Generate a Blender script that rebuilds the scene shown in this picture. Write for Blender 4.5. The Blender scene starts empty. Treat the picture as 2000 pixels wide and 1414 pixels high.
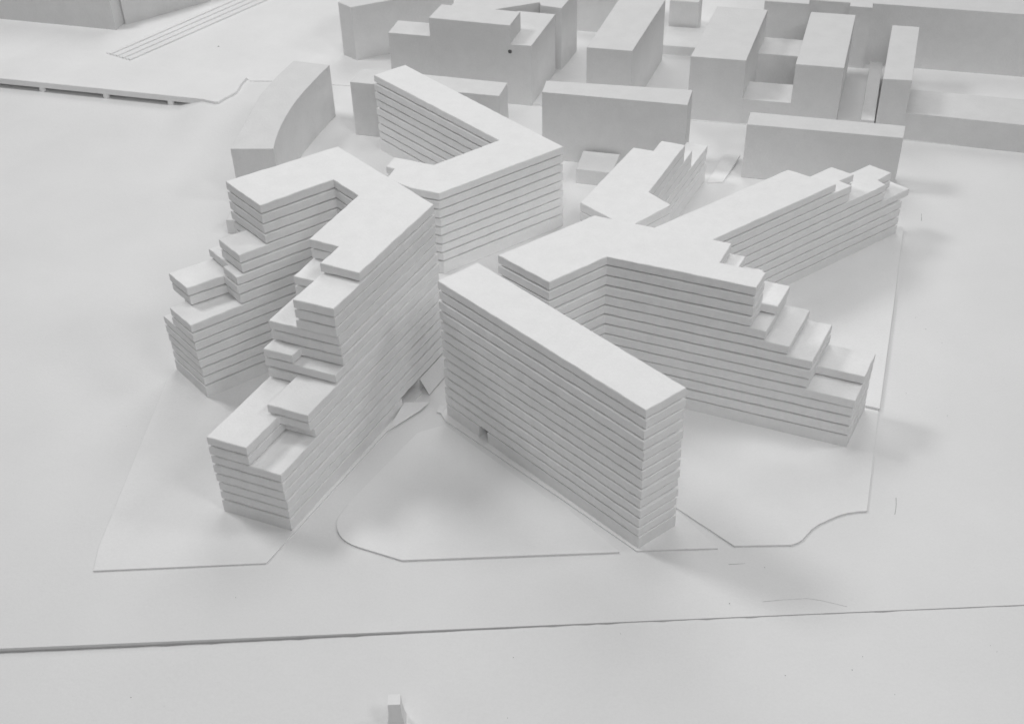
import bpy, bmesh, math, random
from mathutils import Vector, Matrix
random.seed(11)
S = bpy.context.scene
C = S.collection
S.unit_settings.system = 'METRIC'
S.unit_settings.scale_length = 0.01          # one unit is one centimetre: a table-top model

# ------------------------------------------------------------------ camera
cd = bpy.data.cameras.new('camera'); cam = bpy.data.objects.new('camera', cd); C.objects.link(cam)
r = Vector((0.999542, -0.019344, -0.023277)); u = Vector((0.030265, 0.638848, 0.768738)); f = Vector((0, 0.76909, -0.63914))
M = Matrix((r, u, -f)).transposed().to_4x4(); M.translation = (0, 0, 74.473); cam.matrix_world = M
cd.sensor_width = 36; cd.lens = 45.264; cd.clip_start = 1; cd.clip_end = 2000
cd.dof.use_dof = True; cd.dof.focus_distance = 112; cd.dof.aperture_fstop = 0.2
S.camera = cam

# ------------------------------------------------------------------ light (an indoor studio: dim room, lamps and added fills)
W = bpy.data.worlds.new('World'); S.world = W; W.use_nodes = True
bg = W.node_tree.nodes['Background']; bg.inputs[0].default_value = (1, 1, 1, 1); bg.inputs[1].default_value = 0.03

def area(name, loc, target, size, energy):
    l = bpy.data.lights.new(name, 'AREA'); l.shape = 'DISK'; l.size = size; l.energy = energy
    o = bpy.data.objects.new(name, l); C.objects.link(o); o.location = loc
    o.rotation_euler = (Vector(target) - Vector(loc)).to_track_quat('-Z', 'Y').to_euler()
    return o
CEN = Vector((2, 95, 0))
def lamp(name, d, dist, size, irr):
    d = Vector(d).normalized()
    # power for the wanted irradiance at the target from a lambertian disk
    area(name, CEN + d * dist, CEN, size, irr * math.pi * dist * dist)
lamp('ceiling_lamp', (0.0, 0.05, 1), 190, 54, 0.33)
lamp('left_window_lamp', (-0.72, 0.32, 1), 210, 46, 0.82)
lamp('right_window_lamp', (0.9, -0.1, 1), 210, 44, 0.35)
lamp('right_front_fill_lamp', (0.5, -0.6, 1), 210, 44, 0.37)  # added fill that keeps the right-facing walls from going dark
lamp('front_fill_lamp', (0, -0.9, 1), 210, 60, 0.47)  # fill added to brighten the near ground, no known source
lamp('rear_fill_lamp', (0.12, 1, 1), 210, 150, 0.92)  # broad soft fill added to balance brightness, no window known behind

S.view_settings.view_transform = 'Standard'; S.view_settings.look = 'None'
S.view_settings.exposure = 0.0; S.view_settings.gamma = 1
S.cycles.max_bounces = 8; S.cycles.diffuse_bounces = 6

# ------------------------------------------------------------------ materials
def material(name, val, rough=0.75, mottle=0.03, scale=0.35, bump=0.05, bscale=6.0, fleck=0.0):
    m = bpy.data.materials.new(name); m.use_nodes = True
    N = m.node_tree.nodes; L = m.node_tree.links; b = N['Principled BSDF']
    tc = N.new('ShaderNodeTexCoord')
    n1 = N.new('ShaderNodeTexNoise'); n1.inputs['Scale'].default_value = scale; n1.inputs['Detail'].default_value = 6
    n1.inputs['Roughness'].default_value = 0.6
    L.new(tc.outputs['Object'], n1.inputs['Vector'])
    cr = N.new('ShaderNodeValToRGB')
    lo, hi = val * (1 - mottle), val * (1 + mottle)
    cr.color_ramp.elements[0].position = 0.3; cr.color_ramp.elements[0].color = (lo, lo, lo, 1)
    cr.color_ramp.elements[1].position = 0.7; cr.color_ramp.elements[1].color = (hi, hi, hi, 1)
    L.new(n1.outputs[0], cr.inputs[0])
    out = cr.outputs[0]
    if fleck:
        n3 = N.new('ShaderNodeTexNoise'); n3.inputs['Scale'].default_value = 2.2; n3.inputs['Detail'].default_value = 2
        L.new(tc.outputs['Object'], n3.inputs['Vector'])
        c3 = N.new('ShaderNodeValToRGB')
        c3.color_ramp.elements[0].position = 0.735; c3.color_ramp.elements[0].color = (1, 1, 1, 1)
        c3.color_ramp.elements[1].position = 0.80; g = 1 - fleck; c3.color_ramp.elements[1].color = (g, g, g, 1)
        L.new(n3.outputs[0], c3.inputs[0])
        mx = N.new('ShaderNodeMix'); mx.data_type = 'RGBA'; mx.blend_type = 'MULTIPLY'; mx.inputs[0].default_value = 1
        L.new(out, mx.inputs[6]); L.new(c3.outputs[0], mx.inputs[7]); out = mx.outputs[2]
    n4 = N.new('ShaderNodeTexNoise'); n4.inputs['Scale'].default_value = 5.0; n4.inputs['Detail'].default_value = 4; n4.inputs['Roughness'].default_value = 0.8
    L.new(tc.outputs['Object'], n4.inputs['Vector'])
    c4 = N.new('ShaderNodeValToRGB'); c4.color_ramp.elements[0].position = 0.3; c4.color_ramp.elements[0].color = (0.955, 0.955, 0.955, 1)
    c4.color_ramp.elements[1].position = 0.65; c4.color_ramp.elements[1].color = (1, 1, 1, 1)
    L.new(n4.outputs[0], c4.inputs[0])
    m4 = N.new('ShaderNodeMix'); m4.data_type = 'RGBA'; m4.blend_type = 'MULTIPLY'; m4.inputs[0].default_value = 1
    L.new(out, m4.inputs[6]); L.new(c4.outputs[0], m4.inputs[7]); out = m4.outputs[2]
    L.new(out, b.inputs['Base Color'])
    b.inputs['Roughness'].default_value = rough
    b.inputs['Specular IOR Level'].default_value = 0.25
    n2 = N.new('ShaderNodeTexNoise'); n2.inputs['Scale'].default_value = bscale; n2.inputs['Detail'].default_value = 5
    L.new(tc.outputs['Object'], n2.inputs['Vector'])
    bp = N.new('ShaderNodeBump'); bp.inputs['Strength'].default_value = bump; bp.inputs['Distance'].default_value = 0.3
    L.new(n2.outputs[0], bp.inputs['Height']); L.new(bp.outputs[0], b.inputs['Normal'])
    return m
FOAM = material('white_foam_board', 0.89, mottle=0.025, scale=0.8, bump=0.12, bscale=5)
CORE = material('shaded_groove_core', 0.66, mottle=0.05, scale=1.5, bump=0.1)  # same foam in a darker tone: groove shade put into the colour
BLOCK = material('sanded_white_block', 0.755, mottle=0.03, scale=0.5, bump=0.15, bscale=4)
BOARD = material('white_base_board', 0.82, mottle=0.03, scale=0.07, bump=0.06, bscale=2.5, fleck=0.06)
FRONT = material('front_base_board', 0.82, mottle=0.03, scale=0.06, bump=0.06, bscale=2.5, fleck=0.05)
CARD = material('white_card_sheet', 0.865, mottle=0.03, scale=0.12, bump=0.05, bscale=3)
DARK = material('dark_speck', 0.12, mottle=0.1)
PENCIL = material('pencil_grey', 0.33, mottle=0.2, scale=3)

# ------------------------------------------------------------------ mesh helpers
def V2(p): return Vector((p[0], p[1]))
def az(a): a = math.radians(a); return Vector((math.cos(a), math.sin(a)))
def area2(P): return sum(P[i].x * P[(i+1) % len(P)].y - P[(i+1) % len(P)].x * P[i].y for i in range(len(P)))
def clean(P):
    Q = []
    for p in P:
        p = V2(p)
        if not Q or (p - Q[-1]).length > 1e-3: Q.append(p)
    if (Q[0] - Q[-1]).length < 1e-3: Q.pop()
    if area2(Q) < 0: Q.reverse()
    R = []
    for i, p in enumerate(Q):
        a = p - Q[i-1]; b = Q[(i+1) % len(Q)] - p
        if abs(a.x*b.y - a.y*b.x) > 1e-5 * a.length * b.length: R.append(p)
    return R
def inset(P, d):
    n = len(P); out = []
    for i in range(n):
        a = (P[i] - P[i-1]).normalized(); b = (P[(i+1) % n] - P[i]).normalized()
        na = Vector((-a.y, a.x)); nb = Vector((-b.y, b.x))
        m = na + nb
        k = d * 2 / max(m.length_squared, 0.25)
        out.append(P[i] + m * (k if m.length_squared > 0.25 else d))
    return out
def rough(P, step=1.6, amp=0.012):
    out = []
    n = len(P)
    for i in range(n):
        a, b = P[i], P[(i+1) % n]; L = (b - a).length; k = int(L / step)
        out.append(a)
        if k < 1: continue
        t = (b - a) / L; nn = Vector((-t.y, t.x))
        for j in range(1, k + 1):
            out.append(a + t * (L * j / (k + 1)) + nn * random.uniform(-amp, amp))
    return out
def ring_prism(bm, P, z0, z1, bev, bottom_bevel=True, wob=0.0):
    n = len(P); I = inset(P, bev)
    rings = []
    if bottom_bevel: rings += [(I, z0), (P, z0 + bev)]
    else: rings += [(P, z0)]
    rings += [(P, z1 - bev), (I, z1)]
    vs = [[bm.verts.new((q.x, q.y, z + random.uniform(-wob, wob))) for q in R] for R, z in rings]
    for a, b in zip(vs, vs[1:]):
        for i in range(n):
            j = (i + 1) % n
            bm.faces.new((a[i], a[j], b[j], b[i]))
    bm.faces.new(vs[-1]); bm.faces.new(list(reversed(vs[0])))
def link(name, bm, mat, parent=None, smooth=False):
    me = bpy.data.meshes.new(name); bm.normal_update(); bm.to_mesh(me); bm.free()
    me.materials.append(mat)
    if smooth:
        for p in me.polygons: p.use_smooth = True
    o = bpy.data.objects.new(name, me); C.objects.link(o)
    if parent is not None:
        o.parent = parent
        o.matrix_parent_inverse = parent.matrix_basis.inverted()
    return o
def tag(o, label=None, cat=None, group=None, kind=None):
    if label: o['label'] = label
    if cat: o['category'] = cat
    if group: o['group'] = group
    if kind: o['kind'] = kind
    return o
def empty(name, loc, label, cat, group=None):
    o = bpy.data.objects.new(name, None); C.objects.link(o); o.location = loc; o.empty_display_size = 0.5
    return tag(o, label, cat, group)
def prism(name, P, z0, z1, mat, parent=None, bev=0.04, amp=0.01, step=1.6, bb=True, wob=0.0):
    bm = bmesh.new(); ring_prism(bm, rough(clean(P), step, amp), z0, z1, bev, bb, wob)
    return link(name, bm, mat, parent)
def box_bm(bm, x0, x1, y0, y1, z0, z1):
    ring_prism(bm, [Vector((x0,y0)), Vector((x1,y0)), Vector((x1,y1)), Vector((x0,y1))], z0, z1, 0.01)

# ------------------------------------------------------------------ setting: the boards the model stands on
def smooth(a, b, x):
    t = min(1, max(0, (x - a) / (b - a))); return t * t * (3 - 2 * t)
def seam_y(x): return 59.62 + 0.0156 * x
def ground_z(x, y):
    # the sunken stretch that the little bridge spans, far left
    e = y + 0.262 * (x + 45)                                # distance across the bridge line
    return -1.05 * smooth(-36.0, -40.5, x) * smooth(128, 141.5, e) * (1 - smooth(145.5, 147.5, e))
bm = bmesh.new()
ys = [None] + [61 + 1.5 * i for i in range(64)] + [160 + 10 * i for i in range(16)]
xs = [-130, -110, -95, -85] + [-80 + 1.5 * i for i in range(34)] + [-26 + 6 * i for i in range(27)]
grid = []
for y in ys:
    row = []
    for x in xs:
        yy = seam_y(x) if y is None else y
        row.append(bm.verts.new((x, yy, ground_z(x, yy) + random.uniform(-.001, .001))))
    grid.append(row)
for a, b in zip(grid, grid[1:]):
    for i in range(len(xs) - 1): bm.faces.new((a[i], a[i+1], b[i+1], b[i]))
top = [bm.verts.new(v.co) for v in grid[0]]; low = [bm.verts.new((v.co.x, v.co.y, -2.5)) for v in grid[0]]
for i in range(len(xs) - 1): bm.faces.new((low[i], low[i+1], top[i+1], top[i]))
tag(link('ground', bm, BOARD, smooth=True), 'pale base board carrying the whole white city model', kind='structure')
bm = bmesh.new()                                             # nearer board, sunk a little at its left end
def front_z(x): return -0.36 * (1 - smooth(-34, 14, x)) - 0.02
xs2 = [-130, -60] + [-40 + 0.8 * i for i in range(101)] + [60, 130]
ra = [bm.verts.new((x, seam_y(x) - 0.06 - (0.06 if random.random() > .9 else 0) - random.random() * 0.04 - 0.05 * (1 - smooth(-34, 20, x)), front_z(x))) for x in xs2]
rb = [bm.verts.new((x, 5, front_z(x))) for x in xs2]
rc = [bm.verts.new((v.co.x, v.co.y, -2.5)) for v in ra]
for i in range(len(xs2) - 1):
    bm.faces.new((rb[i], rb[i+1], ra[i+1], ra[i])); bm.faces.new((ra[i], ra[i+1], rc[i+1], rc[i]))
tag(link('pavement', bm, FRONT), 'separate front base board beyond the seam', kind='structure')
bm = bmesh.new(); box_bm(bm, -140, 140, 0, 330, -3.2, -2.6)
tag(link('table', bm, PENCIL), 'dull table top under the base boards', kind='structure')

# thin card sheets laid on the board
def sheet(name, label, P, z0, z1, amp=0.0):
    o = prism(name, P, z0, z1, CARD, None, 0.012, amp, 2.0, False); return tag(o, label, kind='structure')
sheet('plot', 'thin card plot under the left two-armed tower',
      [(-46, 65.9), (-32.46, 66.06), (-19.26, 66.3), (-17.62, 69.14), (-15.42, 72.9), (-8.0, 85.6), (-14.6, 101), (-24.5, 95.4), (-30.55, 90.0), (-30.97, 88.73), (-32.57, 68.46), (-33.2, 66.9), (-46, 66.3)][1:11] , -0.05, 0.15)
sheet('plot', 'thin rounded card plot between left tower and front slab',
      [(-14.18, 70.64), (-14.2, 70.2), (-14.15, 69.81), (-14.05, 69.4), (-13.88, 68.99), (-13.63, 68.6), (-13.31, 68.27), (-12.85, 67.93), (-12.31, 67.64), (-8.87, 66.15), (7.78, 66.31), (3.35, 71.9), (2.9, 71.75), (-5.9, 81.3), (-8.2, 80.4), (-13.46, 72.29)], -0.05, 0.19)
sheet('plot', 'narrow card strip under the front slab building',
      [(9.09, 66.41), (15.33, 66.42), (12.77, 70.35), (-2.0, 87.2), (-6.3, 82.9), (-5.9, 81.9), (3.0, 72.8)], -0.05, 0.16)
sheet('plot', 'broad card plot with curved corner under the right tower',
      [(12.8, 70.63), (16.61, 66.58), (20.95, 66.51), (21.5, 66.72), (21.91, 67.0), (22.3, 67.45), (22.82, 68.03), (23.5, 68.55), (24.43, 69.04), (25.2, 69.4), (25.96, 69.64), (26.8, 69.77), (27.52, 69.79), (30.88, 80.34), (31.2, 81.4), (30.1, 81.8), (20, 90), (2, 90), (-1.5, 86.6)], -0.05, 0.19)
sheet('plot', 'raised card strip along the right edge of the right tower',
      [(30.19, 81.91), (31.29, 81.47), (35.97, 95.6), (40.2, 108.6), (36, 112.5), (9, 96), (22, 88.0), (27, 85.2)], -0.05, 0.38)
sheet('pavement', 'thin far sheet under the back rows of plain blocks',
      [(-140, 170.1), (-51.9, 150.85), (-32.1, 146.5), (-31.3, 145.4), (-28.6, 145.2), (-20.98, 143.78), (-18.8, 143.4), (21.65, 132.35), (27.7, 131.05), (45.1, 126.4), (47.7, 125.7), (90, 114), (120, 290), (-140, 290)], -0.05, 0.10)

# ------------------------------------------------------------------ stacked-slab buildings
BASE_TOP = 1.36
def stack(name, label, cat, loc, polys, pitch, base_polys=None, first=1, slab_h=0.82, inset_d=0.36, split=None):
    """polys: function level -> list of outlines; level 0 is the plain plinth."""
    root = empty(name, loc, label, cat, 'stacked slab buildings at the centre of the model')
    for P in (base_polys or polys(0)):
        prism('base_block', P, 0.0, BASE_TOP, FOAM, root, 0.03, 0.008)
    nmax = first
    while polys(nmax + 1): nmax += 1
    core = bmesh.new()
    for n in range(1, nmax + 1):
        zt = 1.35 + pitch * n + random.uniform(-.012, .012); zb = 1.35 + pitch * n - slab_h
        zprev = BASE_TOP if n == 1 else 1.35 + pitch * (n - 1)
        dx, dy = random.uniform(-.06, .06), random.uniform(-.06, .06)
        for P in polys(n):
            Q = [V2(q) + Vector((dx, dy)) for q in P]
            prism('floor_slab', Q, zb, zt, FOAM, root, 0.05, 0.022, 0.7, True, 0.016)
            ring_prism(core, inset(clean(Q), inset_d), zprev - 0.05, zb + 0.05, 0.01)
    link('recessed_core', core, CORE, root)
    return root
def frame(O, a, b):
    O = V2(O); ua, vb = az(a), az(b)
    return lambda s, t: O + ua * s + vb * t

# --- left tower: two stepped arms
RA = frame((-17.65, 69.55), 60.0, 157.0); LW = frame((-26.9, 85.8), 34.0, 130.5)
A_E, A_K, A_IC, A_IR = (-6.0, 89.6), (-14.7, 99.45), (-14.62, 93.95), (-12.33, 91.3)
def ra_prof(n):
    if n <= 5: return [(6.15, 0), (0, 0)]
    if n == 6: return [(6.15, 0), (2.65, 0), (2.65, 4.6), (0, 4.6)]
    if n == 7: return [(6.15, 0), (2.65, 0), (2.65, 4.05), (0, 4.05)]
    if n == 8: return [(6.15, 7.75), (3.55, 7.75), (3.55, 3.93), (0, 3.93)]
    if n == 9: return [(6.3, 7.9), (0, 7.9)]
    if n == 10: return [(6.3, 7.82), (3.7, 7.82), (3.7, 8.95), (0, 8.95)]
    if n in (11, 12): return [(6.2, 8.98), (0, 8.98)]
    if n in (13, 14): return [(6.2, 12.65), (3.5, 12.65), (3.5, 8.8), (0, 8.8)]
    if n == 15: return [(6.2, 15.2), (3.5, 15.2), (3.5, 8.76), (0, 8.76)]
    return [(6.2, 15.15), (3.48, 15.05), (3.48, 12.5), (0, 12.4)]
def lw_prof(n):                                              # from the far edge (t=5.25) to the near edge
    if n <= 5: return [(5.3, 0), (0, 0)]
    if n <= 7: return [(5.3, 2.2), (3.45, 2.2), (3.45, 0), (0, 0)]
    if n <= 9: return [(5.45, 1.38), (2.42, 1.38), (2.15, 4.65), (0, 4.65)]
    if n == 10: return [(5.4, 5.2), (2.15, 5.2), (2.15, 4.68), (0, 4.68)]
    if n <= 12: return [(5.25, 7.9), (3.2, 7.9), (3.2, 5.35), (0, 5.35)]
    return [(5.25, 7.85), (0, 7.9)]
def polyA(n):
    if n > 16: return None
    ra = [RA(s, t) for t, s in ra_prof(n)]; lw = [LW(s, t) for t, s in lw_prof(n)]
    full = ra + [A_E, A_K] + lw + [A_IC, A_IR]
    if n == 0:                                               # passage in the right arm, its back closed by an added block to darken it
        tip = [RA(0, 6.15), RA(0, 0), RA(16.15, 0), RA(16.15, 6.15)]
        rest = [RA(18.9, 6.15), RA(18.9, 0), A_E, A_K] + lw + [A_IC, A_IR]
        return [tip, rest, [RA(16.0, 2.6), RA(19.0, 2.6), RA(19.0, 6.05), RA(16.0, 6.05)]]
    return [full]
towerA = stack('slab_tower', 'tallest white tower of stacked slabs, two stepped arms, at the left', 'tower', (-17, 84, 0), polyA, 0.98)
# --- front slab
B1, B2, B3 = Vector((-5.7, 82.65)), Vector((9.24, 66.6)), Vector((12.33, 68.85)); B4 = B1 + (B3 - B2) + Vector((0.1, 0.1))
def onB(s, side):
    a, b = (B1, B2) if side == 0 else (B4, B3)
    return a + (b - a) * s
def polyB(n):
    if n > 13: return None
    if n == 0: return [[B1, onB(.185, 0), onB(.185, 1), B4], [onB(.232, 0), B2, B3, onB(.232, 1)], [onB(.18, 0).lerp(onB(.18, 1), .5), onB(.237, 0).lerp(onB(.237, 1), .5), onB(.237, 0).lerp(onB(.237, 1), .97), onB(.18, 0).lerp(onB(.18, 1), .97)]]  # last outline is added behind the opening to make it darker
    return [[B1, B2, B3, B4]]
towerB = stack('slab_building', 'long straight white slab building with flat top, front centre', 'building', (3.3, 75.7, 0), polyB, 1.0)
# --- right tower with stepped end and a stepped rear arm
CT = frame((27.5, 77.04), 157.0, 61.0)
C_W, C_S, C_IC = (-0.92, 85.92), (3.09, 81.99), CT(21.25, -0.1)
C_BW = (7.29, 91.35)
def ct_prof(n):
    if n <= 4: return [(0, 0), (5.2, 0)]
    if n == 5: return [(0, 3.85), (2.05, 3.85), (2.05, -.05), (5.2, -.05)]
    if n <= 7: return [(-.1, 3.85), (5.2, 3.85)]
    if n == 8: return [(-.1, 5.75), (5.2, 5.75)]
    if n == 9: return [(-.1, 7.75), (5.2, 7.8)]
    if n == 10: return [(-.1, 9.05), (2.12, 9.05), (2.12, 7.72), (5.25, 7.72)]
    if n == 11: return [(-.1, 9.0), (2.2, 9.0), (2.2, 10.0), (5.2, 10.0)]
    if n == 12: return [(-.1, 9.0), (2.2, 9.0), (2.2, 11.55), (5.2, 11.6)]
    return [(-.1, 9.0), (2.2, 8.98), (2.2, 12.75), (5.15, 12.85)]
def polyC(n):
    if n > 13: return None
    P = [C_W, C_S, C_IC] + [CT(uu, v) for v, uu in ct_prof(n)] + [C_BW]
    return [P]
towerC = stack('slab_tower', 'white angled tower of stacked slabs with a terraced end, right of the front slab', 'tower', (14, 87, 0), polyC, 1.0)
# --- lower long building behind the right tower, stepping down at its far end
NE = frame((18.13, 93.75), 33.7, 143.5)
def ne_prof(n):
    if n <= 3: return [(-.1, 25.2), (2.6, 25.3), (2.6, 24), (4.8, 24)]
    if n == 4: return [(.1, 26.2), (2.6, 26.6), (2.6, 24), (4.8, 24)]
    if n <= 6: return [(.1, 22.5), (1.2, 22.9), (1.35, 25.0), (3.85, 25.3), (3.85, 19.5), (4.8, 19.5)]
    if n <= 8: return [(0, 17.25), (1.35, 17.4), (1.35, 19.3), (3.75, 19.45), (3.75, 14.9), (4.8, 14.9)]
    return [(0, 15.1), (4.85, 15.0)]
stack('slab_building', 'long white slab building stepping down at its far end, behind the right tower', 'building', (26, 101, 0),
      lambda n: [[NE(-4.5, 4.85), NE(-4.5, 0)] + [NE(q, t) for t, q in ne_prof(n)]] if n <= 9 else None, 0.95, slab_h=0.79)
# --- zigzag block behind
Zp = [(-14.10, 127.86), (-0.66, 113.05), (-7.06, 108.71), (-10.96, 110.39), (-11.69, 108.69), (-10.84, 108.2), (-11.6, 106.4), (-9.06, 104.63), (-6.41, 103.54), (5.7, 111.42), (-10.78, 130.0)]
stack('slab_building', 'zigzag white slab building behind the left tower', 'building', (-2, 112, 0), lambda n: [Zp] if n <= 8 else None, 1.0)
# --- low stepped block behind the right tower
def polyD(n):
    if n > 7: return None
    e = 9.65 if n > 5 else (12.1 if n > 3 else 17.0)
    N = frame((13.48, 104.2), 62.2, 158.0)
    if n > 5: end = [N(e, 0), N(e + .05, 2.46), N(e - 2.1, 2.5), N(e - 2.15, 4.55)]
    else: end = [N(e, 0), N(e + .05, 2.3), N(7.5, 2.4), N(7.5, 4.55)]
    return [[(6.87, 102.76), (10.95, 98.3), (15.31, 101.89), (13.48, 104.2)] + end]
stack('slab_building', 'low white building with stepped far end, partly hidden behind the right tower', 'building', (12, 105, 0), polyD, 1.0, slab_h=0.95, inset_d=0.04)

# ramps and loose scraps by the passages
def wedge(name, pts, label, cat, thick=0.08):
    bm = bmesh.new(); top = [bm.verts.new(p) for p in pts]; bot = [bm.verts.new((p[0], p[1], p[2] - thick)) for p in pts]
    bm.faces.new(top); bm.faces.new(list(reversed(bot)))
    for i in range(len(pts)):
        j = (i + 1) % len(pts); bm.faces.new((top[i], bot[i], bot[j], top[j]))
    bmesh.ops.recalc_face_normals(bm, faces=bm.faces)
    return tag(link(name, bm, CARD), label, cat)
wedge('card_ramp', [(-10.75, 80.7, 0.24), (-8.05, 83.2, 0.25), (-7.3, 84.2, 0.27), (-9.45, 83.75, 0.7)], 'folded card ramp leading into the passage of the left tower', 'ramp')
wedge('card_flap', [(-8.12, 85.95, 1.42), (-7.35, 85.35, 0.14), (-5.75, 88.2, 0.14), (-6.1, 89.35, 1.42)], 'card flap leaning on the left tower just right of its passage', 'flap', 0.06)
wedge('card_scrap', [(-6.65, 83.0, 0.16), (-6.1, 82.75, 0.15), (-5.95, 83.5, 0.3), (-6.4, 83.8, 0.3)], 'tiny scrap of card at the left foot of the front slab', 'scrap', 0.05)

# ------------------------------------------------------------------ plain context blocks
GB = 'plain context blocks around the stacked buildings'
def block(label, P, z1, cat='block', name='model_block', amp=0.008):
    return tag(prism(name, P, 0.0, z1, BLOCK, None, 0.035, amp, 2.0), label, cat, GB)
block('long plain block behind the low stepped building, centre right', [(4.09, 124.87), (19.28, 121.03), (20.23, 124.3), (4.66, 127.4)], 8.26)
block('long plain block at the right, just behind the long stepping slab building', [(25.48, 119.73), (40.99, 115.92), (41.85, 118.36), (26.28, 122.32)], 6.5)
block('plain block half hidden behind the zigzag building', [(-17.22, 131.51), (-0.52, 127.17), (0.43, 130.2), (-15.98, 134.71)], 6.7)
block('plain block with a curved wall, alone at the left', [(-28.6, 117.7), (-24.1, 117.44), (-24.1, 119.2), (-24.0, 120.93), (-23.85, 122.5), (-23.6, 124.2), (-23.2, 126.3), (-22.7, 128.29), (-22.1, 130.2), (-21.41, 132.16), (-20.7, 134.1), (-19.94, 136.0), (-24.24, 137.37), (-25.73, 133.54), (-26.96, 129.62), (-27.81, 123.46)], 6.6, amp=0)
block('tall plain block cut by the top edge of the photo, left of the notched block', [(-20.23, 151.75), (-18.51, 150.06), (-6, 154.8), (-8.2, 160), (-16.5, 159.5)], 7.2)
# notched block with two roof levels
nb = empty('notched_block', (-4, 141, 0), 'large plain block with raised middle and back wing, top centre', 'block', GB)
prism('lower_wing', [(-13.4, 141.65), (-8.4, 140.36), (-7.5, 143.6), (-12.4, 144.9)], 0, 7.7, BLOCK, nb, 0.035, 0.008)
prism('raised_body', [(-8.44, 140.36), (0.9, 137.68), (2.2, 141.2), (-7.05, 143.9)], 0, 10.0, BLOCK, nb, 0.035, 0.004)
prism('lower_wing', [(0.86, 137.69), (3.31, 137.03), (6.45, 145.25), (1.95, 146.5), (0.5, 142.2), (2.1, 141.75)], 0.0, 7.7, BLOCK, nb, 0.035, 0.004)
prism('back_wing', [(-7.3, 144.2), (-1.2, 145.9), (4.66, 147.66), (4.76, 146.78), (7.24, 145.8), (9.4, 150.8), (-4.4, 152.0)], 0.05, 8.2, BLOCK, nb, 0.035, 0.004)
bmh = bmesh.new(); bmesh.ops.create_cone(bmh, cap_ends=True, segments=16, radius1=0.24, radius2=0.2, depth=0.1)
o = link('pin_hole', bmh, DARK, nb); o.matrix_parent_inverse = Matrix.Identity(4)
o.location = Vector((0.84, 137.66, 6.75)) - nb.location; o.rotation_euler = (math.radians(90), 0, math.radians(-15.9))
# rear rows
block('leftmost of the four deep blocks in the rear row', [(9.6, 135.64), (14.69, 134.4), (19.94, 147.75), (14.6, 149.0)], 8.0)
block('second deep block from the left in the rear row', [(21.08, 132.65), (27.08, 131.2), (31.69, 144.02), (25.9, 145.45)], 8.0)
block('third deep block from the left in the rear row', [(32.38, 130.0), (37.47, 128.75), (41.71, 141.91), (36.67, 143.11)], 8.0)
block('rightmost narrow deep block in the rear row', [(41.45, 127.1), (44.5, 126.55), (48.7, 139.5), (45.7, 140.2)], 7.4)
block('low link block between the second and third deep rear blocks', [(26.8, 131.35), (32.6, 129.98), (33.9, 134.2), (28.0, 135.6)], 3.2)
block('low link block beside the rightmost narrow rear block', [(44.2, 126.75), (62, 121.6), (64, 127.4), (46.0, 132.1)], 3.4)
block('low block in the gap left of the rightmost narrow rear block', [(39.9, 127.6), (41.35, 127.2), (45.6, 141.0), (44.2, 141.4)], 2.2)
block('small upright block in shade behind the leftmost deep rear block', [(21.5, 155.1), (25.1, 154.2), (26.0, 157.2), (22.3, 158.1)], 4.6)
block('long stepped block along the top edge at the right', [(31.8, 146.6), (36.9, 145.3), (37.2, 146.5), (41.85, 145.35), (41.55, 144.4), (44.15, 143.75), (44.45, 144.95), (72, 138.0), (75, 148), (34.5, 158)], 8.0)
block('plain block along the top edge behind the leftmost deep rear block', [(9.2, 156.8), (17.0, 154.9), (19, 160.5), (11, 162.5)], 5.5)
block('low bar lying between leftmost and second deep rear blocks', [(20.0, 149.3), (26.0, 147.8), (27.3, 153.2), (21.2, 154.7)], 1.3)
block('low bar lying between second and third deep rear blocks', [(29.8, 140.0), (36.2, 138.4), (37.4, 142.6), (31.0, 144.3)], 4.5)
block('small flat block in front of the long centre right block', [(7.51, 119.58), (11.28, 118.52), (12.45, 122.3), (8.52, 123.3)], 1.8)
block('tiny block behind the left arm of the left tower', [(-29.0, 111.8), (-27.1, 111.7), (-26.8, 113.5), (-28.8, 113.6)], 1.7)
block('dark edged long block at the top left corner, left piece', [(-75, 167.5), (-51.3, 161.0), (-48.6, 169), (-70, 176)], 6.5)
block('long block at the top left corner, right piece', [(-50.3, 162.5), (-40.0, 169.4), (-44.0, 176.5), (-55, 169.6)], 6.5)
wedge('card_ramp', [(21.6, 118.7, 0.12), (23.3, 118.7, 0.12), (25.9, 123.5, 0.6), (24.3, 124.0, 0.6)], 'sloping card flap left of the right long block', 'ramp', 0.3)

# ------------------------------------------------------------------ bridge and rails, far left
br = empty('bridge', (-52, 147, 0), 'low white footbridge deck on short piers at the left edge', 'bridge')
prism('deck', [(-85, 153.5), (-50.47, 144.4), (-36.43, 140.64), (-34.9, 139.9), (-34.4, 139.85), (-33.84, 140.74), (-33.2, 141.45), (-32.63, 142.22), (-32.4, 143.3), (-32.31, 144.31), (-32.1, 145.1), (-31.8, 145.9), (-31.96, 146.3), (-51.91, 150.65), (-85, 158.9)], -0.44, 0.32, CARD, br, 0.03, 0.0)
for (x, y) in ((-49.1, 144.4), (-40.7, 142.15), (-57.6, 146.7), (-66, 149)):
    bm = bmesh.new(); bmesh.ops.create_cone(bm, cap_ends=True, segments=20, radius1=0.42, radius2=0.40, depth=1.2)
    bmesh.ops.translate(bm, verts=bm.verts, vec=(x + 52, y - 147, -0.66)); o = link('pier', bm, CARD, br, False); o.matrix_parent_inverse = Matrix.Identity(4)
track = empty('railway_track', (-42, 161, 0), 'bundle of thin parallel rail strips running to the top edge, upper left', 'track')
a0, a1 = Vector((-51.19, 154.22)), Vector((-37.44, 169.81)); b0, b1 = Vector((-47.45, 151.82)), Vector((-31.65, 169.4))
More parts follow.
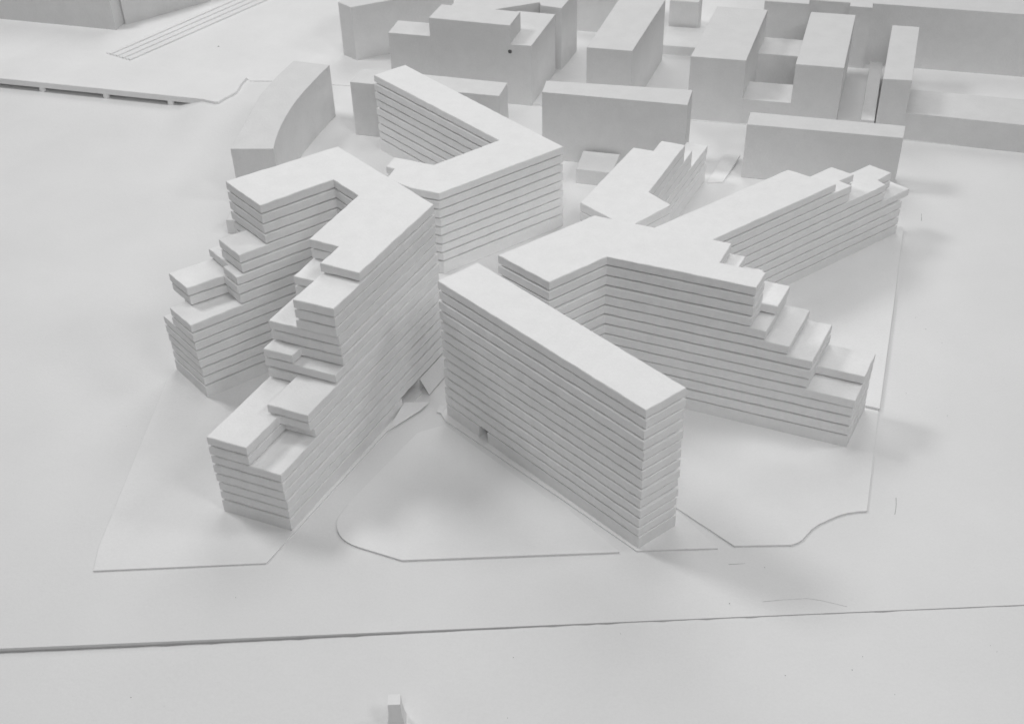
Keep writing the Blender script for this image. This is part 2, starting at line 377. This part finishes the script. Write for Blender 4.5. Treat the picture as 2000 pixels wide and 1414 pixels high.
a1 = a1 + (a1 - a0) * 0.5; b1 = b1 + (b1 - b0) * 0.5
for k in range(8):
    lo, hi = (k + 0.16) / 8, (k + 0.84) / 8
    P = [a0.lerp(b0, lo), a0.lerp(b0, hi), a1.lerp(b1, hi), a1.lerp(b1, lo)]
    prism('rail_strip', P, 0.06, 0.24 + 0.08 * (k % 2), CARD, track, 0.03, 0.01)

# ------------------------------------------------------------------ small things on the boards
bm = bmesh.new()
def ringz(P, z): return [bm.verts.new((q.x, q.y, z)) for q in P]
rs = [ringz([Vector((-8.55 + dx * w * 0.8, 51.9 + dy * d)) for dx, dy in ((-1, -1), (1, -1), (1, 1), (-1, 1))], z) for w, d, z in ((0.80, 0.7, -0.3), (0.66, 0.52, 0.5), (0.56, 0.45, 1.4), (0.52, 0.42, 2.4))]
for a, b in zip(rs, rs[1:]):
    for i in range(4): bm.faces.new((a[i], a[(i+1) % 4], b[(i+1) % 4], b[i]))
bm.faces.new(rs[-1]); bm.faces.new(list(reversed(rs[0])))
tag(link('paper_post', bm, CARD), 'small tapered white post at the bottom edge of the photo', 'post')
def speck(x, y, rad, z=0.0, label=None):
    bm = bmesh.new(); bmesh.ops.create_icosphere(bm, subdivisions=2, radius=rad)
    for v in bm.verts: v.co.z *= 0.4; v.co += Vector((x, y, z))
    return tag(link('pin_head', bm, DARK), label, 'pin')
speck(-36.79, 155.2, 0.24, 0.02, 'dark pin head on the empty board, upper left')
speck(-27.2, 105.5, 0.13, 0.0, 'tiny dark pin head on the board left of the left tower')
def stroke(pts, w, label):
    bm = bmesh.new(); L = []; R = []
    for i, p in enumerate(pts):
        d = (V2(pts[min(i + 1, len(pts) - 1)]) - V2(pts[max(i - 1, 0)])).normalized(); n = Vector((-d.y, d.x)) * w * (0.5 + random.random() * 0.5)
        L.append(bm.verts.new((p[0] + n.x, p[1] + n.y, 0.006))); R.append(bm.verts.new((p[0] - n.x, p[1] - n.y, 0.006)))
    for i in range(len(pts) - 1): bm.faces.new((R[i], R[i+1], L[i+1], L[i]))
    return tag(link('scratch', bm, PENCIL), label, 'scratch')
stroke([(30.21, 71.3), (30.05, 70.6), (29.9, 70.1), (29.67, 69.5)], 0.035, 'short dark scratch on the board right of the curved plot')
stroke([(42.9, 111.6), (42.7, 110.9), (42.55, 110.3)], 0.03, 'short faint scratch on the board at the right edge')
stroke([(15.93, 64.89), (16.5, 64.9), (17.17, 64.93)], 0.025, 'short faint pencil line in front of the right plot')
stroke([(17.88, 61.2), (19.5, 61.33), (21.2, 61.38), (22.2, 61.15), (23.96, 60.5)], 0.018, 'long faint curved pencil line near the seam, right')

bm = bmesh.new()                                             # loose dust and crumbs of foam on the board
for k in range(48):
    x, y = random.uniform(-34, 40), random.uniform(48, 100)
    rr = random.uniform(0.015, 0.042); z = front_z(x) if y < seam_y(x) else 0.1
    bmesh.ops.create_icosphere(bm, subdivisions=1, radius=rr, matrix=Matrix.Translation((x, y, z + rr * 0.3)))
tag(link('dust', bm, PENCIL), 'fine grey crumbs of dust scattered over the boards', kind='stuff')
